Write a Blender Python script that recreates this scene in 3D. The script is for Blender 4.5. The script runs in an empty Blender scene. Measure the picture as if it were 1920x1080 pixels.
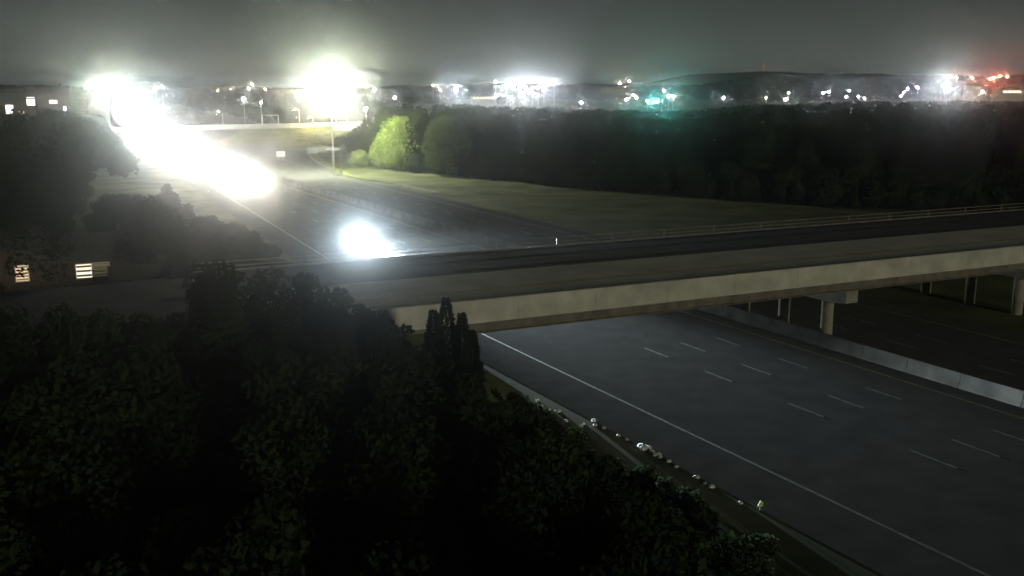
import bpy, math, random
import numpy as np
from mathutils import Vector, Matrix

sc = bpy.context.scene
C = sc.collection
RND = random.Random(7)
R = math.radians

# ------------------------------------------------------------------ camera
CAM_H, FPX, PITCH = 21.0, 1850.0, R(11.5)
cam = bpy.data.cameras.new('camera')
cam.sensor_width = 36.0
cam.lens = 36.0 * FPX / 1920.0
cam.clip_start, cam.clip_end = 0.2, 20000.0
cam_o = bpy.data.objects.new('camera', cam)
cam_o.location = (0, 0, CAM_H)
cam_o.rotation_euler = (R(90) - PITCH, 0, 0)
C.objects.link(cam_o)
sc.camera = cam_o

# ------------------------------------------------------------------ night sky
FILL_EL, FILL_AZ = R(10), R(150)          # low behind the camera, azimuth clockwise from +Y
world = bpy.data.worlds.new('World')
sc.world = world
world.use_nodes = True
nt = world.node_tree
nt.nodes.clear()
sky = nt.nodes.new('ShaderNodeTexSky')
sky.sky_type = 'NISHITA'
sky.sun_disc = False
sky.sun_elevation = FILL_EL
sky.sun_rotation = FILL_AZ
bg1 = nt.nodes.new('ShaderNodeBackground')
bg1.inputs[1].default_value = 0.0012
nt.links.new(sky.outputs[0], bg1.inputs[0])
tc = nt.nodes.new('ShaderNodeTexCoord')
sep = nt.nodes.new('ShaderNodeSeparateXYZ')
nt.links.new(tc.outputs['Generated'], sep.inputs[0])
ramp = nt.nodes.new('ShaderNodeValToRGB')      # town glow: brightest low over the horizon
ramp.color_ramp.elements[0].position = 0.0
ramp.color_ramp.elements[0].color = (0.104, 0.120, 0.108, 1)
ramp.color_ramp.elements[1].position = 0.6
ramp.color_ramp.elements[1].color = (0.012, 0.014, 0.014, 1)
e = ramp.color_ramp.elements.new(0.07)
e.color = (0.046, 0.055, 0.050, 1)
e = ramp.color_ramp.elements.new(0.14)
e.color = (0.030, 0.036, 0.034, 1)
nt.links.new(sep.outputs[2], ramp.inputs[0])
bg2 = nt.nodes.new('ShaderNodeBackground')
bg2.inputs[1].default_value = 0.95
nt.links.new(ramp.outputs[0], bg2.inputs[0])
add = nt.nodes.new('ShaderNodeAddShader')
out = nt.nodes.new('ShaderNodeOutputWorld')
nt.links.new(bg1.outputs[0], add.inputs[0])
nt.links.new(bg2.outputs[0], add.inputs[1])
nt.links.new(add.outputs[0], out.inputs[0])

# ------------------------------------------------------------------ the one sun lamp, added to light the bridge's near face
fill_sun = bpy.data.lights.new('fill_sun', 'SUN')
fill_sun.energy = 0.95
fill_sun.angle = R(4)
fill_sun.color = (0.97, 0.97, 0.72)
fill_sun_o = bpy.data.objects.new('fill_sun', fill_sun)
mdir = Vector((math.sin(FILL_AZ) * math.cos(FILL_EL), math.cos(FILL_AZ) * math.cos(FILL_EL), math.sin(FILL_EL)))
fill_sun_o.rotation_euler = mdir.to_track_quat('Z', 'Y').to_euler()
fill_sun_o.location = (0, -50, 120)
C.objects.link(fill_sun_o)

vs = sc.view_settings
vs.view_transform = 'Standard'
vs.look = 'None'
vs.exposure = 0.0
vs.gamma = 1.0
vs.use_curve_mapping = False
sc.render.engine = 'CYCLES'
cy = sc.cycles
cy.use_denoising = True
cy.denoiser = 'OPENIMAGEDENOISE'
cy.denoising_input_passes = 'RGB_ALBEDO'
cy.denoising_prefilter = 'ACCURATE'
cy.max_bounces = 3
cy.diffuse_bounces = 1
cy.glossy_bounces = 2
cy.transmission_bounces = 2
cy.volume_bounces = 0
cy.transparent_max_bounces = 4
cy.sample_clamp_direct = 0
cy.sample_clamp_indirect = 0.0
cy.use_light_tree = True

# ------------------------------------------------------------------ placing helpers
def ray(px, py):
    x, y = (px - 960) / FPX, -(py - 540) / FPX
    return Vector((x, math.cos(PITCH) + y * math.sin(PITCH), -math.sin(PITCH) + y * math.cos(PITCH)))
def gp(px, py, z=0.0):                      # a point at height z
    d = ray(px, py)
    t = (z - CAM_H) / d.z
    return Vector((d.x * t, d.y * t, z))
def dp(px, py, dist):                       # a point at distance dist along +Y
    d = ray(px, py)
    t = dist / d.y
    return Vector((d.x * t, dist, CAM_H + d.z * t))
def proj(x, y, z):
    dz = z - CAM_H
    w = y * math.cos(PITCH) - dz * math.sin(PITCH)
    u = y * math.sin(PITCH) + dz * math.cos(PITCH)
    return 960 + FPX * x / w, 540 - FPX * u / w

# ------------------------------------------------------------------ mesh helpers
class MB:
    def __init__(self):
        self.v, self.f = [], []
    def box(self, c, s, rz=0.0, taper=1.0):
        cx, cy_, cz = c
        hx, hy, hz = s[0] / 2, s[1] / 2, s[2] / 2
        n = len(self.v)
        ca, sa = math.cos(rz), math.sin(rz)
        for z, k in ((-hz, 1.0), (hz, taper)):
            for x, y in ((-hx, -hy), (hx, -hy), (hx, hy), (-hx, hy)):
                x *= k; y *= k
                self.v.append((cx + x * ca - y * sa, cy_ + x * sa + y * ca, cz + z))
        for q in ((3, 2, 1, 0), (4, 5, 6, 7), (0, 1, 5, 4), (1, 2, 6, 5), (2, 3, 7, 6), (3, 0, 4, 7)):
            self.f.append(tuple(n + i for i in q))
        return self
    def tube(self, a, b, r0, r1=None, seg=10):
        r1 = r0 if r1 is None else r1
        a, b = Vector(a), Vector(b)
        d = (b - a).normalized()
        s = d.orthogonal().normalized()
        t = d.cross(s)
        n = len(self.v)
        for p, r in ((a, r0), (b, r1)):
            for i in range(seg):
                an = 2 * math.pi * i / seg
                self.v.append(tuple(p + (s * math.cos(an) + t * math.sin(an)) * r))
        for i in range(seg):
            j = (i + 1) % seg
            self.f.append((n + i, n + j, n + seg + j, n + seg + i))
        self.f.append(tuple(n + i for i in reversed(range(seg))))
        self.f.append(tuple(n + seg + i for i in range(seg)))
        return self
    def path(self, pts, r0, r1, seg=8):
        k = len(pts) - 1
        for i in range(k):
            self.tube(pts[i], pts[i + 1], r0 + (r1 - r0) * i / k, r0 + (r1 - r0) * (i + 1) / k, seg)
        return self
    def loft(self, rings, close=True, caps=True):
        n = len(self.v)
        k = len(rings[0])
        for r in rings:
            self.v.extend(tuple(p) for p in r)
        m = k if close else k - 1
        for a in range(len(rings) - 1):
            for i in range(m):
                j = (i + 1) % k
                self.f.append((n + a * k + i, n + a * k + j, n + (a + 1) * k + j, n + (a + 1) * k + i))
        if caps and close:
            self.f.append(tuple(n + i for i in reversed(range(k))))
            self.f.append(tuple(n + (len(rings) - 1) * k + i for i in range(k)))
        return self
    def mesh(self, name, m):
        me = bpy.data.meshes.new(name)
        me.from_pydata(self.v, [], self.f)
        if m: me.materials.append(m)
        me.update()
        return me
    def build(self, name, m, parent=None, smooth=False, bevel=0):
        me = self.mesh(name, m)
        if smooth:
            for p in me.polygons: p.use_smooth = True
        o = bpy.data.objects.new(name, me)
        C.objects.link(o)
        o.parent = parent
        if bevel:
            b = o.modifiers.new('bevel', 'BEVEL')
            b.width = bevel; b.segments = 2; b.limit_method = 'ANGLE'
        return o

def np_mesh(name, verts, quads, m, parent=None):
    me = bpy.data.meshes.new(name)
    nv, nf = len(verts), len(quads)
    me.vertices.add(nv)
    me.vertices.foreach_set('co', np.ascontiguousarray(verts, dtype=np.float32).ravel())
    me.loops.add(nf * 4)
    me.loops.foreach_set('vertex_index', np.ascontiguousarray(quads, dtype=np.int32).ravel())
    me.polygons.add(nf)
    me.polygons.foreach_set('loop_start', np.arange(0, nf * 4, 4, dtype=np.int32))
    me.polygons.foreach_set('loop_total', np.full(nf, 4, dtype=np.int32))
    me.materials.append(m)
    me.update(calc_edges=True)
    o = bpy.data.objects.new(name, me)
    C.objects.link(o)
    o.parent = parent
    return o

def tag(o, label=None, cat=None, group=None, kind=None):
    if label: o['label'] = label
    if cat: o['category'] = cat
    if group: o['group'] = group
    if kind: o['kind'] = kind
    return o
def empty(name, loc, rz=0.0):
    o = bpy.data.objects.new(name, None)
    o.location = loc
    o.rotation_euler = (0, 0, rz)
    o.empty_display_size = 0.5
    C.objects.link(o)
    return o
def copy_tree(o, parent=None):
    kids = [k for k in o.children]
    c = o.copy()
    C.objects.link(c)
    c.parent = parent
    for k in kids: copy_tree(k, c)
    return c

# ------------------------------------------------------------------ materials
def mat(name, col, rough=0.8, var=0.25, scale=1.0, bump=0.0, bscale=20.0, metal=0.0, stretch=None, col2=None, spec=0.3):
    m = bpy.data.materials.new(name)
    m.use_nodes = True
    n = m.node_tree
    b = n.nodes['Principled BSDF']
    b.inputs['Roughness'].default_value = rough
    b.inputs['Metallic'].default_value = metal
    b.inputs['Specular IOR Level'].default_value = spec
    t = n.nodes.new('ShaderNodeTexCoord')
    mp = n.nodes.new('ShaderNodeMapping')
    if stretch: mp.inputs['Scale'].default_value = stretch
    n.links.new(t.outputs['Object'], mp.inputs[0])
    nz = n.nodes.new('ShaderNodeTexNoise')
    nz.inputs['Scale'].default_value = scale
    nz.inputs['Detail'].default_value = 6
    n.links.new(mp.outputs[0], nz.inputs['Vector'])
    r = n.nodes.new('ShaderNodeValToRGB')
    r.color_ramp.elements[0].position = 0.32
    r.color_ramp.elements[1].position = 0.68
    lo = [c * (1 - var) for c in col]
    hi = [min(1, c * (1 + var)) for c in (col2 or col)]
    r.color_ramp.elements[0].color = (*lo, 1)
    r.color_ramp.elements[1].color = (*hi, 1)
    n.links.new(nz.outputs['Fac'], r.inputs[0])
    n.links.new(r.outputs[0], b.inputs['Base Color'])
    if bump:
        nz2 = n.nodes.new('ShaderNodeTexNoise')
        nz2.inputs['Scale'].default_value = bscale
        nz2.inputs['Detail'].default_value = 4
        n.links.new(mp.outputs[0], nz2.inputs['Vector'])
        bp = n.nodes.new('ShaderNodeBump')
        bp.inputs['Strength'].default_value = bump
        bp.inputs['Distance'].default_value = 0.05
        n.links.new(nz2.outputs['Fac'], bp.inputs['Height'])
        n.links.new(bp.outputs[0], b.inputs['Normal'])
    return m
def glow(name, col, strength):
    m = bpy.data.materials.new(name)
    m.use_nodes = True
    n = m.node_tree
    n.nodes.clear()
    em = n.nodes.new('ShaderNodeEmission')
    em.inputs[0].default_value = (*col, 1)
    em.inputs[1].default_value = strength
    o = n.nodes.new('ShaderNodeOutputMaterial')
    n.links.new(em.outputs[0], o.inputs[0])
    return m
def leafmat(name, a, b_, scale=0.35):
    m = bpy.data.materials.new(name)
    m.use_nodes = True
    n = m.node_tree
    n.nodes.clear()
    t = n.nodes.new('ShaderNodeTexCoord')
    nz = n.nodes.new('ShaderNodeTexNoise')
    nz.inputs['Scale'].default_value = scale
    nz.inputs['Detail'].default_value = 5
    n.links.new(t.outputs['Object'], nz.inputs['Vector'])
    r = n.nodes.new('ShaderNodeValToRGB')
    r.color_ramp.elements[0].position = 0.3
    r.color_ramp.elements[1].position = 0.7
    r.color_ramp.elements[0].color = (*a, 1)
    r.color_ramp.elements[1].color = (*b_, 1)
    n.links.new(nz.outputs['Fac'], r.inputs[0])
    d = n.nodes.new('ShaderNodeBsdfDiffuse')
    tr = n.nodes.new('ShaderNodeBsdfTranslucent')
    n.links.new(r.outputs[0], d.inputs[0])
    n.links.new(r.outputs[0], tr.inputs[0])
    mx = n.nodes.new('ShaderNodeMixShader')
    mx.inputs[0].default_value = 0.25
    n.links.new(d.outputs[0], mx.inputs[1])
    n.links.new(tr.outputs[0], mx.inputs[2])
    o = n.nodes.new('ShaderNodeOutputMaterial')
    n.links.new(mx.outputs[0], o.inputs[0])
    return m

M = {
    'grass': mat('grass', (0.035, 0.045, 0.018), 0.95, 0.35, 0.12, 0.0, 3.0, col2=(0.06, 0.065, 0.028), spec=0.1),
    'mown': mat('mown_grass', (0.075, 0.095, 0.03), 0.95, 0.3, 0.3, 0.6, 4.0, col2=(0.11, 0.115, 0.045), spec=0.1),
    'asphalt': mat('asphalt', (0.068, 0.069, 0.066), 1.0, 0.14, 0.5, 0.0, 30, spec=0.0),
    'darkasphalt': mat('dark_asphalt', (0.03, 0.03, 0.031), 0.9, 0.25, 0.4, 0.2, 30, spec=0.15),
    'concrete': mat('concrete', (0.33, 0.31, 0.265), 0.9, 0.2, 0.5, 0.25, 14, spec=0.1),
    'deck': mat('deck_concrete', (0.30, 0.29, 0.25), 0.9, 0.16, 0.3, 0.2, 20, spec=0.1),
    'jersey': mat('dark_concrete', (0.10, 0.096, 0.083), 0.95, 0.35, 0.6, spec=0.05),  # darker concrete, toned unevenly at random
    'barrier': mat('barrier_concrete', (0.30, 0.28, 0.24), 0.9, 0.22, 0.8, 0.2, 14, spec=0.1),
    'pier': mat('pier_concrete', (0.20, 0.19, 0.15), 0.9, 0.25, 0.7, spec=0.1),
    'girder': mat('weathered_girder', (0.10, 0.085, 0.07), 0.8, 0.3, 1.0),
    'galv': mat('galvanised_steel', (0.42, 0.43, 0.42), 0.5, 0.15, 3.0, metal=0.4),
    'darksteel': mat('dark_steel', (0.10, 0.11, 0.11), 0.55, 0.2, 3.0, metal=0.3),
    'white': mat('white_marking', (0.13, 0.14, 0.13), 0.8, 0.45, 2.0),
    'yellow': mat('yellow_marking', (0.18, 0.14, 0.05), 0.8, 0.25, 2.0),
    'bark': mat('bark', (0.07, 0.055, 0.04), 0.95, 0.35, 3.0, 0.5, 18, stretch=(1, 1, 0.2)),
    'lit_fleck': mat('fleck', (0.40, 0.40, 0.36), 0.9, 0.3, 2.0, 0.5, 8),
    'siding': mat('pale_siding', (0.30, 0.28, 0.24), 0.8, 0.12, 0.8),
    'brick': mat('brown_brick', (0.06, 0.045, 0.035), 0.9, 0.25, 2.5),
    'roof': mat('roof_shingle', (0.05, 0.047, 0.045), 0.95, 0.3, 3.0, 0.4, 20),
    'trim': mat('window_trim', (0.45, 0.43, 0.40), 0.6, 0.08, 2.0),
    'slat': mat('blind_slat', (0.45, 0.34, 0.20), 0.7, 0.1, 2.0),
    'paint_silver': mat('silver_paint', (0.34, 0.35, 0.36), 0.3, 0.05, 2.0, metal=0.5, spec=0.5),
    'paint_dark': mat('charcoal_paint', (0.03, 0.032, 0.036), 0.3, 0.05, 2.0, metal=0.3, spec=0.5),
    'paint_red': mat('dark_red_paint', (0.16, 0.02, 0.02), 0.3, 0.05, 2.0, metal=0.2, spec=0.5),
    'paint_white': mat('white_paint', (0.62, 0.62, 0.60), 0.3, 0.05, 2.0, spec=0.5),
    'glass': mat('dark_glass', (0.015, 0.017, 0.02), 0.08, 0.05, 1.0, spec=0.6),
    'tyre': mat('tyre_rubber', (0.02, 0.02, 0.02), 0.9, 0.2, 6.0),
    'rim': mat('alloy_rim', (0.4, 0.4, 0.41), 0.35, 0.1, 6.0, metal=0.8),
    'blackplastic': mat('black_plastic', (0.02, 0.02, 0.02), 0.6, 0.1, 5.0),
    'signgreen': mat('sign_green', (0.03, 0.16, 0.10), 0.5, 0.1, 2.0),
    'signback': mat('sign_back', (0.16, 0.17, 0.17), 0.6, 0.1, 2.0, metal=0.3),
    'signwhite': mat('sign_white', (0.75, 0.82, 0.76), 0.5, 0.06, 3.0),
    'marker': mat('marker_plate', (0.30, 0.42, 0.10), 0.5, 0.1, 4.0),
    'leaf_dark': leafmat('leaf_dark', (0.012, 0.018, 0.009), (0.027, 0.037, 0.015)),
    'leaf_far': leafmat('leaf_far', (0.007, 0.010, 0.006), (0.014, 0.018, 0.009)),  # darker copy of leaf_dark, holds down the lamp light on far trees
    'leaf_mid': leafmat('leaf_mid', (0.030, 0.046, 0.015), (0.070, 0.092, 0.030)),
    'leaf_lit': leafmat('leaf_lit', (0.085, 0.12, 0.035), (0.20, 0.25, 0.08), 0.6),  # lamp-lit brightness partly put into the leaf colour
    'leaf_cedar': leafmat('leaf_cedar', (0.010, 0.018, 0.010), (0.022, 0.032, 0.016), 1.0),
    'hills': mat('far_ground', (0.03, 0.035, 0.018), 0.95, 0.3, 0.02, spec=0.05),
}

# ------------------------------------------------------------------ road alignment
def catmull(pts, step):
    P = [np.array(p[:2], float) for p in pts]
    P = [2 * P[0] - P[1]] + P + [2 * P[-1] - P[-2]]
    o = []
    for i in range(1, len(P) - 2):
        n = max(2, int(np.linalg.norm(P[i + 1] - P[i]) / step))
        for k in range(n):
            t = k / n
            a, b, c, d = P[i - 1], P[i], P[i + 1], P[i + 2]
            o.append(0.5 * ((2 * b) + (-a + c) * t + (2 * a - 5 * b + 4 * c - d) * t * t + (-a + 3 * b - 3 * c + d) * t ** 3))
    o.append(P[-2])
    return np.array(o)
MED = catmull([(112, -80), (24.2, 82.0), (14.0, 101.0), (-22.0, 168.0), (-55.6, 232.0), (-93.0, 315.0), (-144.0, 438.0), (-262.0, 720.0), (-420.0, 1100.0)], 6.0)
tan = np.gradient(MED, axis=0)
tan /= np.linalg.norm(tan, axis=1)[:, None]
NRM = np.stack([-tan[:, 1], tan[:, 0]], 1)           # left of the direction of travel away
if NRM[10, 0] > 0: NRM = -NRM                        # NRM points to the camera's side (left)
def off(d):                                          # d > 0: far side of the median, d < 0: camera's side
    dd = np.asarray(d)
    return MED - NRM * (dd[:, None] if dd.ndim else dd)
S = np.concatenate([[0], np.cumsum(np.linalg.norm(np.diff(MED, axis=0), axis=1))])
def med_offset(x, y):
    d = MED - np.array((x, y))
    i = int(np.argmin((d ** 2).sum(1)))
    return float(-(np.array((x, y)) - MED[i]) @ NRM[i]), i

def ribbon(a, b, z, name, m, parent=None, zb=None):
    mb = MB()
    n = len(a)
    mb.v = [(p[0], p[1], z) for p in a] + [(p[0], p[1], z if zb is None else zb) for p in b]
    mb.f = [(i, i + 1, n + i + 1, n + i) for i in range(n - 1)]
    o = mb.build(name, m, parent)
    me = o.data
    if me.polygons[0].normal.z < 0: me.flip_normals()
    return o

# far edge of the far carriageway widens towards the crossing road
yy = MED[:, 1]
FAR_EDGE = 18.0 + np.clip((yy - 235) / 80.0, 0, 1) ** 1.0 * 9.0

# ------------------------------------------------------------------ ground
def ground_z(x, y):
    r = math.hypot(x, y)
    az = math.degrees(math.atan2(x, y))
    z = 0.0
    k = min(1, max(0, (r - 420) / 500.0))
    z += 9.0 * k * k * (3 - 2 * k)
    k = min(1, max(0, (r - 1000) / 900.0))
    ridge = math.exp(-((az - 15) / 8.0) ** 2) * 36 + 15 + 4 * math.sin(az * 0.7) + 3 * math.sin(az * 1.9 + 1)
    z += ridge * k * k * (3 - 2 * k) * 0.8
    if y > 200 and az < 0:
        o, i = med_offset(x, y)
        z *= min(1, max(0, (abs(o) - 40) / 120.0))
    return z
mb = MB()
NA = 180
radii = [0.01, 15, 30, 50, 75, 110, 150, 200, 260, 330, 420, 520, 620, 740, 880, 1040, 1220, 1400, 1600, 1800, 2000, 2300, 2700, 3300, 4200, 6000]
for r in radii:
    for i in range(NA):
        a = 2 * math.pi * i / NA
        x, y = r * math.sin(a), r * math.cos(a)
        mb.v.append((x, y, ground_z(x, y)))
for j in range(len(radii) - 1):
    for i in range(NA):
        k = (i + 1) % NA
        mb.f.append((j * NA + i, (j + 1) * NA + i, (j + 1) * NA + k, j * NA + k))
g = mb.build('ground', M['grass'], smooth=True)
if g.data.polygons[NA * 4].normal.z < 0: g.data.flip_normals()
tag(g, 'dark grassy ground falling away under the whole scene', kind='structure')

# ------------------------------------------------------------------ highway
NEAR_EDGE = -27.0 + np.clip((yy - 130) / 90.0, 0, 1) * 6.5
hw = ribbon(off(NEAR_EDGE), off(FAR_EDGE), 0.012, 'highway', M['asphalt'])
tag(hw, 'divided grey highway running from the far left to the lower right', kind='structure')
def line_part(d0, w, name, m, z=0.017):
    d0 = np.broadcast_to(np.asarray(d0, float), (len(MED),))
    return ribbon(off(d0 - w / 2), off(d0 + w / 2), z, name, m, hw)
line_part(NEAR_EDGE + 4.0, 0.22, 'edge_line', M['white'])
line_part(-2.3, 0.18, 'edge_line', M['yellow'])
line_part(2.3, 0.18, 'edge_line', M['yellow'])
line_part(15.0, 0.2, 'edge_line', M['white'])
for d0 in (-6.0, -9.7, -13.4, 6.2, 9.9):
    mb = MB()
    for i in range(0, len(MED) - 1, 2):
        p = off(d0)[i]; q = off(d0)[i + 1]
        t = (q - p) / np.linalg.norm(q - p)
        n_ = np.array((-t[1], t[0])) * 0.09
        q = p + t * 3.2
        k = len(mb.v)
        mb.v += [(*(p - n_), 0.017), (*(p + n_), 0.017), (*(q + n_), 0.017), (*(q - n_), 0.017)]
        mb.f.append((k, k + 1, k + 2, k + 3))
    o = mb.build('lane_dashes', M['white'], hw)
    if o.data.polygons[0].normal.z < 0: o.data.flip_normals()

# concrete median barrier in cast lengths
barrier = empty('median_barrier', (0, 0, 0))
tag(barrier, 'long pale concrete median barrier dividing the highway', 'barrier')
prof = [(-0.36, 0.0), (-0.36, 0.09), (-0.20, 0.34), (-0.11, 1.07), (0.11, 1.07), (0.20, 0.34), (0.36, 0.09), (0.36, 0.0)]
for i in range(6, len(MED) - 1):
    if MED[i, 1] > 620: break
    a, b = MED[i], MED[i + 1]
    t = (b - a) / np.linalg.norm(b - a)
    a = a + t * 0.02; b = b - t * 0.02
    n0, n1 = NRM[i], NRM[i + 1]
    mb = MB()
    mb.loft([[(a[0] + n0[0] * u, a[1] + n0[1] * u, 0.013 + z) for u, z in prof],
             [(b[0] + n1[0] * u, b[1] + n1[1] * u, 0.013 + z) for u, z in prof]])
    mb.build('barrier_length', M['jersey'], barrier)

# ------------------------------------------------------------------ the near street bridge over the highway
BU = Vector((0.902, 0.432, 0)).normalized()
BRZ = math.atan2(BU.y, BU.x)
P0 = Vector((-6.8, 61.0, 0))
bridge = empty('street_bridge', P0, BRZ)
tag(bridge, 'concrete street bridge on columns crossing over the highway', 'bridge')
S0, S1, W = -10.0, 116.0, 22.8
ZB, ZD, ZT = 5.8, 6.45, 7.32
MB().box(((S0 + S1) / 2, W / 2, ZB + 0.275), (S1 - S0, W - 0.3, 0.55)).build('deck_slab', M['concrete'], bridge)
MB().box(((S0 + S1) / 2, 0.45 + 6.3, ZD - 0.03), (S1 - S0, 12.6, 0.14)).build('near_lanes', M['deck'], bridge)
MB().box(((S0 + S1) / 2, 13.05 + 4.7, ZD - 0.037), (S1 - S0, 9.4, 0.126)).build('far_lanes', M['darkasphalt'], bridge)
pan = []
L = 6.0
nP = int((S1 - S0) / L)
pprof = [(0.0, ZB - 0.02), (0.0, ZD - 0.05), (0.03, ZD), (0.03, ZT - 0.04), (0.06, ZT), (0.27, ZT), (0.30, ZT - 0.04), (0.42, ZD + 0.06), (0.42, ZD + 0.04), (0.42, ZB - 0.02)]
for i in range(nP):
    s = S0 + i * L
    MB().loft([[(q, y, z) for y, z in pprof] for q in (s + 0.012, s + L - 0.012)]).build('parapet_panel', M['concrete'], bridge)
    # the far edge carries only a low kerb and an open steel railing
    MB().box((s + L / 2, W - 0.25, ZB + 0.39), (L - 0.03, 0.4, 0.82)).build('kerb_length', M['girder'], bridge)
    for z in (ZD + 0.42, ZD + 0.8):
        MB().box((s + L / 2, W - 0.25, z), (L, 0.09, 0.07)).build('rail', M['girder'], bridge)
    for q in (s + 3.0,):
        MB().box((q, W - 0.25, ZD + 0.5), (0.1, 0.12, 0.64)).build('rail_post', M['girder'], bridge)
for i in range(7):
    y = 1.15 + i * (W - 2.3) / 6
    mb = MB()
    for z, w, h in ((ZB - 0.06, 0.5, 0.08), (ZB - 0.5, 0.16, 0.8), (ZB - 0.94, 0.6, 0.08)):
        mb.box(((S0 + S1) / 2, y, z), (S1 - S0 - 4, w, h))
    mb.build('girder', M['girder'], bridge)
# bents: median, far shoulder, near shoulder
for s_b in (38.5, 62.0):
    zc = ZB - 0.985
    mb = MB()
    mb.loft([[(s_b - 0.62, y, zc - dz), (s_b + 0.62, y, zc - dz), (s_b + 0.62, y, zc), (s_b - 0.62, y, zc)]
             for y, dz in ((0.75, 1.0), (2.6, 1.25), (W - 2.6, 1.25), (W - 0.75, 1.0))])
    cap = mb.build('pier_cap', M['pier'], bridge)
    for y in (3.4, 8.7, 14.1, 19.4):
        mb = MB()
        mb.tube((s_b, y, 0.0), (s_b, y, zc - 1.25), 0.5, 0.5, 20)
        mb.build('column', M['pier'], bridge, smooth=False)
# abutment end walls
for s_b in (1.5, 88.0):
    MB().box((s_b, W / 2, 2.4), (1.2, W - 0.5, 4.8)).build('abutment_wall', M['concrete'], bridge)
for y, w in ((6.6, 0.16), (7.0, 0.16)):
    MB().box(((S0 + S1) / 2, y, ZD + 0.043), (S1 - S0, w, 0.004)).build('centre_line', M['yellow'], bridge)
# joint line across the deck at each bent
def embankment(name, s_from, s_to, label, edge_in):
    # sloping earth ramp carrying the street up to the bridge, local bridge coordinates
    mb = MB()
    ring = lambda s, top, run: [(s, -run, -0.3), (s, 0.9 if top > 5 else W / 2 - 0.01, top), (s, W - 0.9 if top > 5 else W / 2 + 0.01, top), (s, W + run, -0.3)]
    lst = []
    for k in range(9):
        s = s_from + (s_to - s_from) * k / 8
        lst.append(ring(s, 5.2, 11.0))
    mb.loft(lst, close=False, caps=False)
    # sloped end face towards the highway
    a = lst[-1]
    n = len(mb.v)
    e = edge_in
    mb.v += [a[0], a[1], a[2], a[3], (e, 1.5, -0.3), (e, W - 1.5, -0.3)]
    mb.f += [(n, n + 4, n + 1), (n + 1, n + 4, n + 5, n + 2), (n + 2, n + 5, n + 3)]
    o = mb.build(name, M['grass'])
    o.location = P0
    o.rotation_euler = (0, 0, BRZ)
    tag(o, label, kind='structure')
    return o
embankment('embankment', -150.0, 2.0, 'grassy embankment leading up to the left end of the bridge', 9.5)
embankment('embankment', 240.0, 88.0, 'grassy embankment at the right end of the bridge', 76.0)
# approach street on the left embankment
o = MB().box((-80.0, W / 2, 5.9), (139.6, 20.0, 1.0)).build('street', M['darkasphalt'])
o.location = P0; o.rotation_euler = (0, 0, BRZ)
tag(o, 'side street running on the embankment to the bridge', kind='structure')

# ------------------------------------------------------------------ far crossing road, its bridge and berm
fa, fb = dp(322, 237.5, 392.0), dp(672, 229.5, 386.0)
FU = (fb - fa); FU.z = 0
flen = FU.length
FRZ = math.atan2(FU.y, FU.x)
slope = (fb.z - fa.z) / flen
far = empty('far_overpass', (fa.x, fa.y, 0), FRZ)
tag(far, 'far pale overpass with lamps crossing behind the highway', 'overpass')
def fz(s): return fa.z + slope * s
for s0, s1 in [(-48 + 8 * i, -40 + 8 * i) for i in range(int((flen + 60) / 8))]:
    for y in (0.0, 11.0):
        mb = MB()
        mb.loft([[(s, y, fz(s) - 1.5), (s, y + 0.35, fz(s) - 1.5), (s, y + 0.3, fz(s)), (s, y + 0.05, fz(s))] for s in (s0 + 0.02, s1 - 0.02)])
        mb.build('parapet_panel', M['barrier'], far)
mb = MB()
a, b = -48, flen + 12
mb.loft([[(s, 0.36, fz(s) - 1.6), (s, 10.98, fz(s) - 1.6), (s, 10.98, fz(s) - 0.9), (s, 0.36, fz(s) - 0.9)] for s in (a, b)])
mb.build('deck_slab', M['deck'], far)
for y in (1.4, 4.4, 7.4, 9.8):
    mb = MB()
    mb.loft([[(s, y, fz(s) - 2.7), (s, y + 0.3, fz(s) - 2.7), (s, y + 0.3, fz(s) - 1.62), (s, y, fz(s) - 1.62)] for s in (a + 1, 20)])
    mb.build('girder', M['girder'], far)
for s in (-42, -18, 8):
    for y in (2.5, 5.8, 9.0):
        MB().tube((s, y, 0), (s, y, fz(s) - 2.72), 0.45, 0.45, 12).build('column', M['concrete'], far)
# berm under the right part
mb = MB()
rings = []
for s, k in ((18, 0.05), (30, 1.0), (50, 1), (70, 1), (flen + 60, 1), (flen + 160, 0.8)):
    top = (fz(min(s, flen)) - 1.7) * k
    rings.append([(s, -24 * k - 1, -0.2), (s, -0.6, top), (s, 11.6, top), (s, 12.6 + 22 * k, -0.2)])
mb.loft(rings, close=False, caps=False)
o = mb.build('embankment', M['mown'])
if o.data.polygons[1].normal.z < 0: o.data.flip_normals()
o.location = (fa.x, fa.y, 0); o.rotation_euler = (0, 0, FRZ)
tag(o, 'grassy slope below the far overpass', kind='structure')
# concrete slope paving below its right end
mb = MB()
for i in range(5):
    for j in range(3):
        s = flen - 9.5 + i * 2.0
        p = [(-0.9 - j * 1.5, fz(s) - 1.72 - j * 0.42), (-0.9 - (j + 1) * 1.5 + 0.05, fz(s) - 1.72 - (j + 1) * 0.42)]
        mb2 = MB()
        mb2.loft([[(q, p[0][0], p[0][1] - 0.3), (q, p[1][0], p[1][1] - 0.3), (q, p[1][0], p[1][1] + 0.12), (q, p[0][0], p[0][1] + 0.12)] for q in (s + 0.03, s + 1.97)])
        mb2.build('slope_slab', M['barrier'], far)

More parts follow.
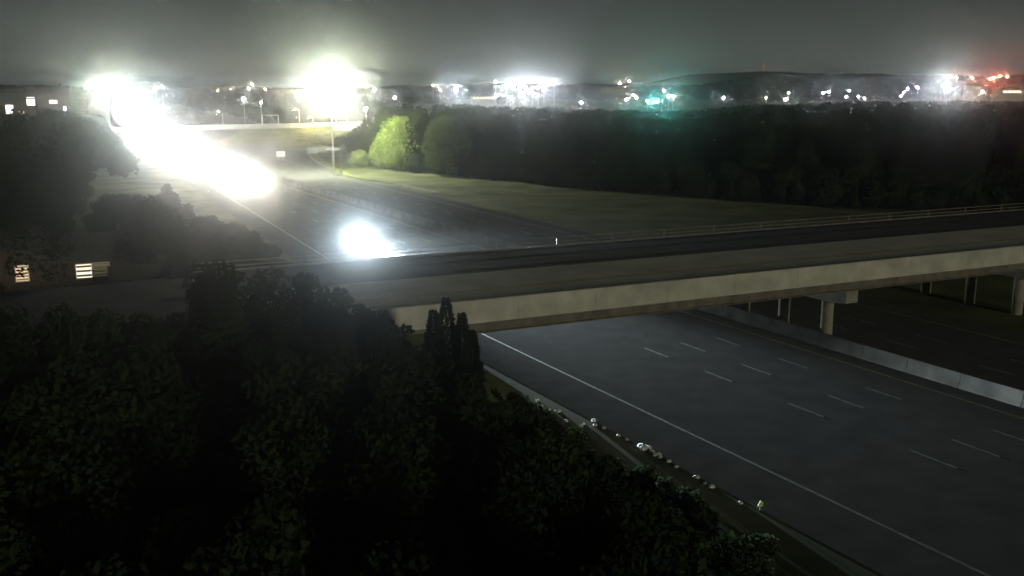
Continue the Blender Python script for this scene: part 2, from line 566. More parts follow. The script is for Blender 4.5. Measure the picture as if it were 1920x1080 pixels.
# ------------------------------------------------------------------ lamps
def lens_disc(mb, c, n, r, seg=14):
    n = Vector(n).normalized()
    s = n.orthogonal().normalized(); t = n.cross(s)
    k = len(mb.v)
    for i in range(seg):
        a_ = 2 * math.pi * i / seg
        mb.v.append(tuple(Vector(c) + (s * math.cos(a_) + t * math.sin(a_)) * r))
    mb.f.append(tuple(range(k, k + seg)))
    return mb
def point_light(name, loc, inten, col, rad, parent):
    l = bpy.data.lights.new(name, 'POINT')
    l.energy = inten * 4 * math.pi
    l.color = col
    l.shadow_soft_size = rad
    o = bpy.data.objects.new(name, l)
    o.location = loc
    C.objects.link(o)
    o.parent = parent
    return o

def high_mast(base, ztop, inten, col, label, lens_r=0.42):
    root = empty('high_mast_light', base)
    tag(root, label, 'mast light', 'tall ring lamps beside the highway')
    h = ztop - base[2]
    MB().tube((0, 0, 0.35), (0, 0, h), 0.32, 0.13, 14).build('pole', M['galv'], root, smooth=False)
    MB().tube((0, 0, 0), (0, 0, 0.35), 0.6, 0.6, 14).build('base_plate', M['concrete'], root)
    mb = MB()
    K = 20
    mb.path([(math.cos(2 * math.pi * i / K) * 1.25, math.sin(2 * math.pi * i / K) * 1.25, h - 0.5) for i in range(K + 1)], 0.06, 0.06, 6)
    for i in range(3):
        a_ = 2 * math.pi * i / 3
        mb.tube((0, 0, h - 0.45), (math.cos(a_) * 1.25, math.sin(a_) * 1.25, h - 0.5), 0.05, 0.05, 6)
    mb.build('ring', M['galv'], root)
    gm = glow('mast_lens', col, 400)
    for i in range(6):
        a_ = 2 * math.pi * i / 6 + 0.3
        c = Vector((math.cos(a_) * 1.6, math.sin(a_) * 1.6, h - 0.75))
        hd = MB().tube(c + Vector((0, 0, 0.1)), c + Vector((0, 0, 0.6)), 0.42, 0.2, 12).build('lamp_head', M['galv'], root)
        mb = MB().tube(c + Vector((0, 0, -0.18)), c + Vector((0, 0, 0.09)), 0.22, 0.36, 12)
        mb.build('lens', gm, hd)
    point_light('lamp', (0, 0, h - 1.4), inten, col, 0.5, root)
    return root

WARM = (1.0, 0.97, 0.78)
GREENY = (0.97, 1.0, 0.74)
BLUEY = (0.78, 0.92, 1.0)
hb = gp(626, 328)
hm = high_mast((hb.x, hb.y, 0), dp(618, 146, hb.y).z, 20500, GREENY, 'tall ring lamp glowing yellowish white above the highway bend')
b2 = dp(200, 160, 440)
high_mast((b2.x, 440, 0), b2.z, 12000, GREENY, 'tall yellowish ring lamp at the far left beyond the trees')
b3 = dp(262, 205, 375)
high_mast((b3.x, 375, 0), b3.z, 17000, BLUEY, 'bluish white mast lamp beside the far end of the highway')

def street_lamp(top, base_z, arm, inten, col, label, lens_r=0.3, group=None, name='street_lamp', glowing=300, toward=None, real=False):
    """pole with a curved arm and a cobra head whose lens faces the camera by default, for its halo"""
    top = Vector(top)
    a = Vector(arm)
    root = empty(name, (top.x - a.x, top.y - a.y, base_z))
    tag(root, label, 'street lamp', group)
    h = top.z - base_z
    MB().tube((0, 0, 0), (0, 0, h - 0.4), 0.13, 0.08, 8).build('pole', M['galv'], root)
    MB().path([(0, 0, h - 0.4), (a.x * 0.25, a.y * 0.25, h - 0.05), (a.x * 0.6, a.y * 0.6, h + 0.15), (a.x * 0.85, a.y * 0.85, h + 0.16)], 0.06, 0.05, 6).build('arm', M['galv'], root)
    dirn = Vector((a.x, a.y, 0)).normalized()
    c = Vector((a.x, a.y, h + 0.12))
    rz = math.atan2(dirn.y, dirn.x)
    hd = MB().box(tuple(c + Vector((0, 0, 0.1))), (lens_r * 3, lens_r * 1.8, 0.16), rz, 0.7).build('lamp_head', M['galv'], root)
    tw = Vector(toward) if toward else Vector((-top.x, -top.y, 0)).normalized() * 1.0 + Vector((0, 0, -0.55))  # lens turned at the camera by default to feed its halo
    mb = lens_disc(MB(), c + Vector((0, 0, -0.02 - lens_r * 0.2)) + tw.normalized() * 0.05, tw, lens_r)
    if real:
        mb.build('lens', glow('lamp_lens', col, glowing), hd)
        point_light('lamp', tuple(c + Vector((0, 0, -0.5)) + tw.normalized() * 0.3), inten, col, 0.15, root)
    else:
        area = math.pi * lens_r ** 2
        mb.build('lens', glow('lamp_lens', col, inten / area), hd)
    return root

# lamps on the far overpass
def on_far(px, y_top, yloc=-0.0):
    # point on the near parapet line of the far overpass below pixel column px
    best = None
    for k in range(400):
        s = -40 + (flen + 60) * k / 400
        x = fa.x + math.cos(FRZ) * s; y = fa.y + math.sin(FRZ) * s
        u, v = proj(x, y, fz(s))
        if best is None or abs(u - px) < best[0]: best = (abs(u - px), s, x, y)
    _, s, x, y = best
    t = dp(px, y_top, y)
    return s, Vector((x, y, t.z))
for px, yt, inten, col, lab in (
        (418, 208, 160, WARM, 'leftmost white lamp pole on the far overpass'),
        (561, 204, 260, WARM, 'taller lamp pole left of the bright ring lamp on the overpass'),
        (586, 219, 420, (1.0, 0.66, 0.28), 'short orange lamp on the far overpass'),
        (630, 206, 520, WARM, 'lamp pole below the bright ring lamp on the overpass'),
        (651, 205, 620, WARM, 'rightmost lamp pole at the overpass end by the trees')):
    s, t = on_far(px, yt)
    up = Vector((-math.sin(FRZ), math.cos(FRZ), 0))
    street_lamp(t - up * 3.6, fz(s) - 0.95, -up * 4.2, inten, col, lab, 0.28, 'lamps along the far overpass', glowing=60, real=True, toward=(0.25, -0.5, -1))

# sign gantry over the overpass roadway
s, t = on_far(492, 216); s2, t2 = on_far(522, 216)
root = empty('sign_gantry', (fa.x, fa.y, 0), FRZ)
tag(root, 'square sign gantry frame on the far overpass', 'gantry')
for q in (s, s2):
    MB().tube((q, 0.6, fz(q) - 0.95), (q, 0.6, t.z + 0.2), 0.14, 0.12, 8).build('post', M['galv'], root)
MB().tube((s - 0.2, 0.6, t.z), (s2 + 0.2, 0.6, t.z), 0.12, 0.12, 8).build('crossbeam', M['galv'], root)
MB().box((s + 1.0, 0.4, t.z - 0.4), (1.1, 0.1, 0.9)).build('signal_head', M['blackplastic'], root)

# ------------------------------------------------------------------ guardrail along the far kerb
kerb_px = [(577, 290), (584, 299), (600, 311), (640, 331), (690, 343), (742, 350), (800, 362)]
kp = catmull([gp(*q) for q in kerb_px], 4.0)
gr = empty('guardrail', (float(kp[0][0]), float(kp[0][1]), 0))
tag(gr, 'dark steel guardrail curving along the outer edge of the highway', 'guardrail')
base = np.array((gr.location.x, gr.location.y))
wprof = [(0.0, 0.45), (0.05, 0.50), (0.0, 0.57), (0.0, 0.61), (0.05, 0.68), (0.0, 0.75), (-0.02, 0.75), (-0.02, 0.45)]
rel = kp - base
tg = np.gradient(kp, axis=0); tg /= np.linalg.norm(tg, axis=1)[:, None]
for i in range(len(rel) - 1):
    mb = MB()
    mb.loft([[(rel[j][0] - tg[j][1] * u * -1, rel[j][1] + tg[j][0] * u * -1, z) for u, z in wprof] for j in (i, i + 1)])
    mb.build('rail_beam', M['darksteel'], gr)
    MB().box((rel[i][0], rel[i][1], 0.38), (0.16, 0.2, 0.76), math.atan2(tg[i][1], tg[i][0])).build('post', M['darksteel'], gr)
# gravel verge behind it
vg = ribbon(kp + np.stack([tg[:, 1], -tg[:, 0]], 1) * -0.6, kp + np.stack([tg[:, 1], -tg[:, 0]], 1) * -3.2, 0.03, 'verge', M['mown'])
tag(vg, 'mown grass verge behind the guardrail', kind='structure')

# ------------------------------------------------------------------ overhead cantilever sign and small road sign
pb = gp(640, 327)
cs = empty('cantilever_sign', (pb.x, pb.y, 0))
tag(cs, 'dark cantilever sign support standing right of the tall lamp pole', 'sign support')
zt = dp(640, 273, pb.y).z
MB().tube((0, 0, 0), (0, 0, zt), 0.24, 0.18, 12).build('pole', M['darksteel'], cs)
MB().tube((0, 0, 0), (0, 0, 0.3), 0.45, 0.45, 12).build('base_plate', M['concrete'], cs)
xl = dp(577, 280, pb.y).x - pb.x
z1, z2 = dp(640, 277.5, pb.y).z, dp(640, 282.5, pb.y).z
for z in (z1, z2):
    MB().tube((0.2, 0, z), (xl, 0, z), 0.10, 0.10, 8).build('chord', M['darksteel'], cs)
for i in range(6):
    x0 = xl * i / 6; x1 = xl * (i + 1) / 6
    MB().tube((x0, 0, z1 if i % 2 else z2), (x1, 0, z2 if i % 2 else z1), 0.05, 0.05, 6).build('brace', M['darksteel'], cs)
sp = MB().box((xl + 1.2, -0.18, (z1 + z2) / 2 - 0.25), (2.6, 0.08, 1.6)).build('sign_panel', M['signback'], cs)
for x in (-0.4, -3.2 * 0 + xl * 0.45):
    pass
st = MB().box((xl * 0.24, -0.15, (z1 + z2) / 2), (3.3, 0.06, 0.22)).build('walkway_rail', M['galv'], cs)

sb = gp(527, 300)
sg = empty('road_sign', (sb.x, sb.y, 0))
tag(sg, 'small pale green road sign on two posts beyond the lit road', 'road sign')
zs0, zs1 = dp(527, 293.5, sb.y).z, dp(527, 284, sb.y).z
for x in (-0.6, 0.6):
    MB().box((x, 0.06, zs0 / 2 + 0.2), (0.09, 0.07, zs0 + 0.4)).build('post', M['galv'], sg)
pn = MB().box((0, 0, (zs0 + zs1) / 2), (2.5, 0.05, zs1 - zs0)).build('sign_panel', M['signwhite'], sg, bevel=0.02)
for k, (x, w) in enumerate(((-0.62, 0.34), (-0.1, 0.5), (0.55, 0.42))):
    MB().box((x, -0.032, (zs0 + zs1) / 2 + 0.05), (w, 0.008, 0.3)).build('legend', M['signgreen'], pn)
# ------------------------------------------------------------------ cars
def make_car(name, paint):
    root = empty(name, (0, 0, 0))       # faces local -Y
    def ring(y, half, zlo, zhi, tuck):
        return [(-half, y, zlo + 0.06), (-half * 1.0, y, (zlo + zhi) / 2), (-half + tuck, y, zhi), (half - tuck, y, zhi), (half, y, (zlo + zhi) / 2), (half, y, zlo + 0.06), (half - 0.08, y, zlo), (-half + 0.08, y, zlo)]
    mb = MB()
    mb.loft([ring(-2.25, 0.72, 0.32, 0.62, 0.08), ring(-2.1, 0.84, 0.24, 0.72, 0.08), ring(-1.2, 0.9, 0.22, 0.90, 0.10), ring(-0.8, 0.91, 0.22, 0.96, 0.08),
             ring(1.4, 0.91, 0.22, 1.0, 0.08), ring(2.1, 0.86, 0.26, 0.98, 0.1), ring(2.28, 0.78, 0.36, 0.9, 0.1)])
    mb.build('body', paint, root, bevel=0.03)
    mb = MB()
    rr = lambda y, h, z: [(-h, y, z), (h, y, z)]
    mb.loft([[(-0.78, -1.0, 0.95), (0.78, -1.0, 0.95), (0.80, -0.9, 0.955), (-0.80, -0.9, 0.955)],
             [(-0.60, -0.25, 1.42), (0.60, -0.25, 1.42), (0.62, 0.9, 1.44), (-0.62, 0.9, 1.44)]])
    mb.v[2] = (0.80, 1.75, 0.985); mb.v[3] = (-0.80, 1.75, 0.985)
    mb.build('cabin_glass', M['glass'], root, bevel=0.03)
    MB().loft([[(-0.61, -0.3, 1.425), (0.61, -0.3, 1.425), (0.63, 0.92, 1.445), (-0.63, 0.92, 1.445)],
               [(-0.5, -0.15, 1.475), (0.5, -0.15, 1.475), (0.5, 0.8, 1.485), (-0.5, 0.8, 1.485)]]).build('roof', paint, root, bevel=0.02)
    for sx in (-1, 1):
        for y in (-1.4, 1.38):
            t_ = MB().tube((sx * 0.72, y, 0.32), (sx * 0.93, y, 0.32), 0.32, 0.32, 20).build('wheel', M['tyre'], root, bevel=0.03)
            MB().tube((sx * 0.90, y, 0.32), (sx * 0.945, y, 0.32), 0.2, 0.18, 14).build('rim', M['rim'], t_)
        MB().box((sx * 0.98, -0.75, 1.0), (0.2, 0.12, 0.14)).build('mirror', paint, root, bevel=0.02)
    MB().box((0, -2.262, 0.5), (0.9, 0.03, 0.18)).build('grille', M['blackplastic'], root)
    return root
HL = {}
def headlights(car, col, inten, beam, wide=150, down=3.0):
    key = (col, 'h')
    if key not in HL: HL[key] = glow('headlamp_lens', col, 260)
    for sx in (-1, 1):
        h = MB().box((sx * 0.6, -2.235, 0.60), (0.34, 0.06, 0.15)).build('headlight', HL[key], car, bevel=0.03)
        for nm, I, size, pit in (('glare_beam', inten, wide, -7.0), ('road_beam', beam, 26, down)):  # first beam tilts up at the viewer, added for the halo
            if I <= 0: continue
            l = bpy.data.lights.new(nm, 'SPOT')
            l.energy = I * 4 * math.pi
            l.color = col
            l.spot_size = R(size)
            l.spot_blend = 1.0
            l.shadow_soft_size = 0.08
            lo = bpy.data.objects.new(nm, l)
            lo.location = (sx * 0.6, -2.36, 0.62)
            lo.rotation_euler = (R(90 + 0) - R(pit), 0, R(180))
            C.objects.link(lo)
            lo.parent = car
def taillights(car, strength):
    gm = glow('tail_lens', (1.0, 0.05, 0.03), strength)
    for sx in (-1, 1):
        MB().box((sx * 0.64, 2.275, 0.78), (0.26, 0.06, 0.16)).build('taillight', gm, car, bevel=0.02)
def car_at(name, paint, px, py, label, direction=1):
    c = make_car(name, paint)
    p = gp(px, py, 0.6)
    o, i = med_offset(p.x, p.y)
    t = tan[i]                                   # towards far end
    heading = -t if direction > 0 else t         # +1: coming to the camera
    c.location = (p.x, p.y, 0.018)
    c.rotation_euler = (0, 0, math.atan2(heading[1], heading[0]) + math.pi / 2)
    tag(c, label, 'car', 'cars on the highway')
    return c
c = car_at('car', M['paint_dark'], 665, 449, 'nearest car, bluish white headlights, about to pass under the bridge')
headlights(c, (0.74, 0.90, 1.0), 2700, 230000, 80, 1.0)
c = car_at('car', M['paint_silver'], 462, 334, 'car with glaring warm headlights at the near end of the far traffic line')
headlights(c, (1.0, 0.95, 0.82), 2400, 6000, 80, 2.5)
c = car_at('car', M['paint_white'], 425, 322, 'car with glaring headlights close behind the front car of the traffic line')
headlights(c, (1.0, 0.93, 0.84), 1300, 5000, 80, 2.5)
c = car_at('car', M['paint_red'], 350, 292, 'car with warm headlights in the middle of the line of traffic')
headlights(c, (1.0, 0.94, 0.82), 1300, 5000, 80, 2.5)
c = car_at('car', M['paint_dark'], 302, 262, 'car with headlights coming out just before the far overpass')
headlights(c, (0.95, 0.97, 1.0), 1300, 4000, 80, 2.5)
c = car_at('car', M['paint_white'], 284, 247, 'car with headlights below the far overpass, farthest in the line')
headlights(c, (0.9, 0.96, 1.0), 1300, 4000, 80, 2.5)
c = car_at('car', M['paint_silver'], 404, 268, 'car with red taillights driving away on the far carriageway', -1)
taillights(c, 60)
c = car_at('car', M['paint_red'], 352, 246, 'farther car with red taillights driving away near the overpass', -1)
taillights(c, 90)

# ------------------------------------------------------------------ the small lights of the skyline (data)
WHITE = (0.95, 0.97, 1.0)
YEL = (1.0, 0.86, 0.58)
ORA = (1.0, 0.55, 0.22)
RED = (1.0, 0.10, 0.05)
GRN = (0.08, 1.0, 0.78)
far_l = [
    # px, py, dist, intensity, colour, lens radius, label
    (855, 168, 620, 5000, BLUEY, .55, 'bright starlike floodlight left of the brilliant white row'),
    (825, 168, 700, 260, YEL, .4, 'faint lamp left of the starlike floodlight, nearer one'),
    (812, 160, 900, 160, YEL, .4, 'faint high lamp well left of the starlike floodlight'),
    (930, 180, 640, 700, WHITE, .5, 'lamp at the lower left of the brilliant white row'),
    (929, 153, 860, 420, YEL, .6, 'dim lamp above the left end of the brilliant white row'),
    (957, 183, 620, 240, (.9, 1, .8), .4, 'dim greenish lamp below the brilliant white row'),
    (981, 180, 620, 420, (1, .86, .8), .45, 'pinkish lamp below the middle of the brilliant white row'),
    (1090, 192, 560, 620, WHITE, .42, 'single white lamp low in the dark right of the white row'),
    (1162, 156, 980, 700, YEL, .6, 'yellowish lamp high on the skyline, left of a pair'),
    (1180, 152, 980, 700, (1, .8, .6), .6, 'warm lamp high on the skyline, right of a pair'),
    (1175, 186, 600, 900, (.93, .88, 1), .5, 'lilac white lamp left of the green traffic signal'),
    (1188, 178, 640, 220, ORA, .36, 'tiny orange lamp between two white ones left of the green signal'),
    (1193, 183, 620, 480, WHITE, .42, 'white lamp nearest left of the green traffic signal'),
    (1214, 190, 600, 160, ORA, .34, 'tiny orange lamp touching the green signal glow'),
    (1245, 170, 760, 260, WHITE, .42, 'small high lamp right of the green traffic signal'),
    (1254, 180, 640, 620, WHITE, .5, 'left lamp of the double light right of the green signal'),
    (1262, 180, 660, 560, (1, .93, .8), .5, 'right lamp of the double light right of the green signal'),
    (1357, 183, 640, 380, (.88, .88, 1), .42, 'lonely white lamp midway along the dark right skyline'),
    (1436, 183, 660, 110, (1, .9, .75), .36, 'very faint lamp left of the pale doorway light'),
    (1479, 174, 680, 320, (.85, 1, .85), .42, 'upper lamp of the pale pair below the radio mast'),
    (1474, 186, 640, 430, (.9, 1, .8), .6, 'lower wide lamp of the pale pair below the radio mast'),
    (1544, 174, 680, 360, WHITE, .42, 'left lamp of the small white pair mid right'),
    (1554, 172, 700, 300, (.85, .93, 1), .4, 'right lamp of the small white pair mid right'),
    (1592, 170, 720, 260, (1, .9, .95), .38, 'upper lamp of the scattered group mid right'),
    (1587, 181, 660, 360, (.9, .95, 1), .4, 'lower left lamp of the scattered group mid right'),
    (1609, 181, 660, 240, (.8, 1, .9), .4, 'greenish middle lamp of the scattered group mid right'),
    (1621, 184, 650, 220, (1, .9, .7), .38, 'yellowish right lamp of the scattered group mid right'),
    (1689, 180, 660, 220, (.9, 1, .9), .38, 'lower lamp of the climbing row left of the blue light'),
    (1695, 173, 680, 220, WHITE, .38, 'middle lamp of the climbing row left of the blue light'),
    (1702, 166, 700, 220, WHITE, .36, 'upper lamp of the climbing row left of the blue light'),
    (1721, 164, 680, 520, (.62, .70, 1), .45, 'blue white light left of the brilliant right-hand lamp'),
    (1777, 163, 520, 7000, (.84, .96, 1), .55, 'brilliant white lamp with a large halo at the right'),
    (1774, 145, 900, 200, YEL, .5, 'pale lamp just above the brilliant right-hand lamp'),
    (1784, 144, 900, 300, WHITE, .5, 'white lamp above and right of the brilliant lamp'),
    (1794, 145, 900, 420, (1, .5, .3), .6, 'orange lamp above the brilliant lamp, right end of its row'),
    (1823, 146, 900, 240, (1, .32, .15), .5, 'small orange red lamp between the brilliant lamp and the red light'),
    (1842, 172, 620, 420, YEL, .5, 'yellowish lamp under the red light'),
    (1889, 144, 900, 340, (1, .35, .15), .5, 'small orange red lamp right of the red light'),
    (1875, 142, 900, 420, (1, .45, .25), .5, 'orange lamp close on the right of the red light'),
    (740, 183, 520, 260, (.85, .93, 1), .36, 'small bluish lamp over the dark trees right of the ring lamp'),
    (686, 203, 400, 420, (1, .93, .8), .42, 'round warm lamp among the trees right of the ring lamp'),
    (702, 168, 760, 300, (.9, .95, 1), .42, 'small bluish lamp on the skyline right of the ring lamp'),
    (687, 160, 1000, 260, YEL, .5, 'faint yellow lamp on the skyline near the ring lamp'),
    (678, 175, 800, 260, YEL, .5, 'dim yellow lamp just right of the ring lamp'),
    (457, 185, 520, 620, (.95, 1, .92), .6, 'round white lamp above the far overpass, left part'),
    (489, 192, 520, 160, WHITE, .34, 'tiny white lamp above the overpass gantry'),
    (432, 168, 900, 300, YEL, .5, 'left lamp of the skyline cluster above the overpass'),
    (466, 166, 900, 420, (1, .95, .85), .6, 'bright lamp of the skyline cluster above the overpass'),
    (472, 157, 1100, 300, YEL, .55, 'upper lamp of the skyline cluster above the overpass'),
    (474, 170, 900, 360, WHITE, .5, 'right lamp of the skyline cluster above the overpass'),
    (408, 170, 900, 130, ORA, .4, 'tiny orange lamp left of the skyline cluster'),
    (497, 167, 1000, 170, ORA, .45, 'tiny orange lamp right of the skyline cluster'),
    (525, 170, 1000, 170, YEL, .45, 'faint yellow lamp on the skyline left of the ring lamp'),
    (292, 165, 700, 420, (1, 1, .9), .5, 'small lamp right above the bluish mast lamp'),
    (304, 163, 800, 260, (.6, .8, 1), .45, 'small blue lamp on the skyline right of the mast lamp'),
]
row_l = ((950, 162, 2300), (962, 160, 1700), (975, 164, 1500), (985, 163, 1500), (998, 165, 1700), (1009, 164, 1400), (1020, 168, 700), (1039, 156, 2500))
LAMP_XY = np.array([tuple(dp(q[0], q[1], q[2])[:2]) for q in far_l] + [tuple(dp(q[0], q[1], 700)[:2]) for q in row_l])

# ------------------------------------------------------------------ foliage
NPR = np.random.default_rng(11)
def crown_cloud(n, lobes, leaf, shape='round'):
    """n pointed leaf-clump quads on the skins of the lobes; lobes = [(centre, radii)]"""
    w = np.array([(r[0] * r[1] * r[2]) ** (2 / 3) for _, r in lobes]); w /= w.sum()
    which = NPR.choice(len(lobes), n, p=w)
    cen = np.array([c for c, _ in lobes])[which]
    rad = np.array([r for _, r in lobes])[which]
    d = NPR.normal(size=(n, 3)); d /= np.linalg.norm(d, axis=1)[:, None]
    rr = NPR.uniform(0.55, 1.08, n) ** 0.6
    p = cen + d * rad * rr[:, None]
    nrm = d + NPR.normal(size=(n, 3)) * 0.55
    nrm /= np.linalg.norm(nrm, axis=1)[:, None]
    a = np.cross(nrm, NPR.normal(size=(n, 3))); a /= np.linalg.norm(a, axis=1)[:, None]
    b = np.cross(nrm, a)
    s = leaf * NPR.uniform(0.55, 1.35, n)[:, None]
    v = np.stack([p - a * s, p + b * s * 0.55 - a * s * 0.1, p + a * s, p - b * s * 0.55 + a * s * 0.1], 1).reshape(-1, 3)
    return v
def quads(n): return np.arange(n * 4).reshape(n, 4)
def tree_lobes(h, w, k, low=0.2):
    L_ = [((0, 0, h * (0.5 + low * 0.5)), (w * 0.34, w * 0.34, h * (0.5 - low * 0.5) * 0.8))]
    for i in range(k):
        an = 2 * math.pi * (i * 0.618 + RND.random() * 0.15)
        t = (i + 0.5) / k
        z = h * (low + 0.10 + (0.86 - low) * t)
        env = math.sin(math.pi * min(0.95, 0.20 + 0.72 * t)) ** 0.7
        rr = w * 0.5 * env
        r = RND.uniform(0.14, 0.24) * w * (0.75 + 0.4 * env)
        q = max(0.0, rr - r)
        L_.append(((math.cos(an) * q, math.sin(an) * q, min(z, h - r * 0.75)), (r, r, r * 0.8)))
    return L_
def big_tree(name, base, h, w, m, label, cat='tree', group=None, leaf=0.3, n=7000, k=26, low=0.12, lean=0.0):
    root = empty(name, base)
    tag(root, label, cat, group)
    mb = MB()
    mb.path([(0, 0, -0.2), (0.05 * w * lean, 0, h * 0.2), (0.1 * w * lean, 0.1, h * 0.45), (0.06 * w * lean, 0, h * 0.8)], 0.022 * h, 0.006 * h, 9)
    for i in range(7):
        an = i * 2.4
        z = h * (0.2 + 0.07 * i)
        mb.path([(0, 0, z), (math.cos(an) * w * 0.16, math.sin(an) * w * 0.16, z + h * 0.09), (math.cos(an) * w * 0.33, math.sin(an) * w * 0.33, z + h * 0.14)], 0.009 * h, 0.003 * h, 6)
    mb.build('trunk', M['bark'], root)
    np_mesh('crown', crown_cloud(n, tree_lobes(h, w, k, low), leaf), quads(n), m, root)
    return root

# the lit tree and its shrubs beside the highway bend
tb = gp(760, 319)
big_tree('tree', (tb.x, tb.y, 0), 13.6, 16.5, M['leaf_lit'], 'large round green tree lit by the tall lamp beside the highway', leaf=0.32, n=15000, k=42, low=0.02)
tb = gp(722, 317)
big_tree('tree', (tb.x, tb.y, 0), 9.6, 8.5, M['leaf_lit'], 'brightest green tree standing at the left edge of the lit clump', leaf=0.26, n=7000, k=24, low=0.02)
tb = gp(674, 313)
big_tree('shrub', (tb.x, tb.y, 0), 4.6, 6.5, M['leaf_lit'], 'low lamp-lit green shrub left of the lit trees by the guardrail', 'shrub', leaf=0.22, n=4000, k=16, low=0.0)
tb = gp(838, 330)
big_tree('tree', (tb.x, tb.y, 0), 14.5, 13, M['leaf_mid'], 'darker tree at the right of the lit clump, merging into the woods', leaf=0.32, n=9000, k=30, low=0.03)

# junipers in front of the bridge's left end
def cedar(base, h, w, label):
    root = empty('cedar_tree', base)
    tag(root, label, 'cedar', 'dark cedars before the bridge')
    MB().tube((0, 0, -0.3), (0, 0, h * 0.96), 0.05 * w, 0.02, 8).build('trunk', M['bark'], root)
    n = 5200
    t = NPR.uniform(0.02, 1.0, n) ** 0.8
    an = NPR.uniform(0, 2 * math.pi, n)
    jag = 0.72 + 0.28 * np.sin(an * 3 + t * 21) * np.sin(t * 47)
    rad = (1 - t) ** 0.85 * w * 0.5 * jag * NPR.uniform(0.55, 1.05, n) + 0.05
    p = np.stack([np.cos(an) * rad, np.sin(an) * rad, t * h], 1)
    dr = np.stack([np.cos(an), np.sin(an), np.full(n, 0.55)], 1) + NPR.normal(size=(n, 3)) * 0.3
    dr /= np.linalg.norm(dr, axis=1)[:, None]
    sd = np.cross(dr, NPR.normal(size=(n, 3))); sd /= np.linalg.norm(sd, axis=1)[:, None]
    s = NPR.uniform(0.14, 0.34, n)[:, None] * (0.6 + 0.4 * (1 - t))[:, None]
    v = np.stack([p, p + dr * s * 0.5 + sd * s * 0.3, p + dr * s * 1.3, p + dr * s * 0.5 - sd * s * 0.3], 1).reshape(-1, 3)
    np_mesh('crown', v, quads(n), M['leaf_cedar'], root)
for px, py, d, w, lab in ((836, 562, 53.0, 3.6, 'tallest dark cedar spire against the pale bridge parapet'),
                          (812, 584, 54.5, 3.0, 'left cedar spire of the three before the bridge'),
                          (866, 590, 52.0, 3.2, 'right cedar spire of the three before the bridge'),
                          (885, 622, 50.0, 2.6, 'small low cedar at the right foot of the cedar clump')):
    t = dp(px, py, d)
    zb = 0.0
    cedar((t.x, t.y, zb), t.z - zb, w * 1.25, lab)

def interp(x, pts):
    return float(np.interp(x, [p[0] for p in pts], [p[1] for p in pts]))
TREES = {'near': [], 'left': [], 'right': [], 'far': []}
def allowed_h(x, y, w, prof):
    lo = None
    for k in (-0.5, -0.25, 0, 0.25, 0.5):
        px, _ = proj(x + w * k, y, 8.0)
        lim = interp(px, prof)
        z = dp(px, lim, y).z
        lo = z if lo is None else min(lo, z)
    return lo
WIN_RECTS = [(15, 495, 60, 545, 92), (135, 480, 215, 530, 96), (238, 538, 285, 566, 89), (185, 305, 255, 358, 232), (18, 192, 36, 212, 325), (52, 183, 66, 196, 325)]
def blocks(x, y, w, h):
    for x0, y0, x1, y1, dist in WIN_RECTS:
        if y < dist:
            a, b = proj(x - w * 0.55, y, h), proj(x + w * 0.55, y, h)
            if b[0] > x0 and a[0] < x1 and a[1] < y1: return True
    return False
HOUSE_XY = []
def in_bridge(x, y, m=1.0):
    q = Vector((x - P0.x, y - P0.y, 0))
    s = q.dot(BU); w = q.dot(Vector((-BU.y, BU.x, 0)))
    return -m < w < W + m
near_prof = [(-400, 480), (-5, 500), (0, 562), (75, 562), (80, 480), (120, 480), (128, 542), (222, 542), (228, 578), (292, 578), (300, 480), (400, 455), (520, 470), (600, 500), (690, 560), (745, 585), (775, 622), (900, 662), (1000, 745), (1100, 800), (1210, 855), (1330, 915), (1430, 965), (1560, 1060), (1700, 1200), (2400, 1500)]
left_prof = [(-400, 176), (0, 176), (110, 196), (200, 218), (245, 268), (290, 300), (340, 345), (400, 392), (480, 415), (560, 445), (640, 500), (700, 540), (2000, 700)]
right_prof = [(560, 262), (610, 258), (640, 246), (665, 226), (690, 196), (760, 186), (860, 190), (900, 196), (960, 200), (1050, 200), (1085, 203), (1250, 208), (1400, 196), (1500, 193), (1600, 190), (1750, 190), (1800, 188), (1920, 190), (2400, 190)]
far_prof = [(-400, 160), (0, 160), (150, 162), (330, 168), (450, 165), (600, 168), (760, 164), (900, 157), (1050, 158), (1160, 164), (1300, 158), (1400, 146), (1500, 141), (1640, 140), (1760, 143), (1920, 140), (2400, 145)]

# foreground thicket: first the screen of trees before the bridge's left approach, then the slope below the camera
BV = Vector((-BU.y, BU.x, 0))
def try_near(x, y, w, hmin, hmax, gap):
    o, i = med_offset(x, y)
    if o > -27.5 - w * 0.45 or in_bridge(x, y, w * 0.5): return
    pxc = proj(x, y, 5)[0]
    if pxc < -160 or pxc > 1960: return
    if any((x - a) ** 2 + (y - b) ** 2 < (gap * (w + c)) ** 2 for a, b, _, c in TREES['near']): return
    h = min(RND.uniform(hmin, hmax), allowed_h(x, y, w, near_prof) * RND.uniform(0.93, 1.0))
    if h < 1.2: return
    TREES['near'].append((x, y, h, min(w, h * 1.2)))
for _ in range(2500):
    p = P0 + BU * RND.uniform(-62, 0) - BV * RND.uniform(2.5, 14)
    try_near(p.x, p.y, RND.uniform(3.5, 5.5), 13, 18, 0.24)
for px in range(560, 760, 17):
    yd = RND.uniform(44, 50)
    t = dp(px + RND.uniform(-6, 6), interp(px, near_prof) + RND.uniform(2, 26), yd)
    TREES['near'].append((t.x, t.y, t.z, 2.7))
for _ in range(3500):
    try_near(RND.uniform(-75, 24), RND.uniform(9, 100), RND.uniform(3.0, 6.0), 6.5, 12, 0.38)
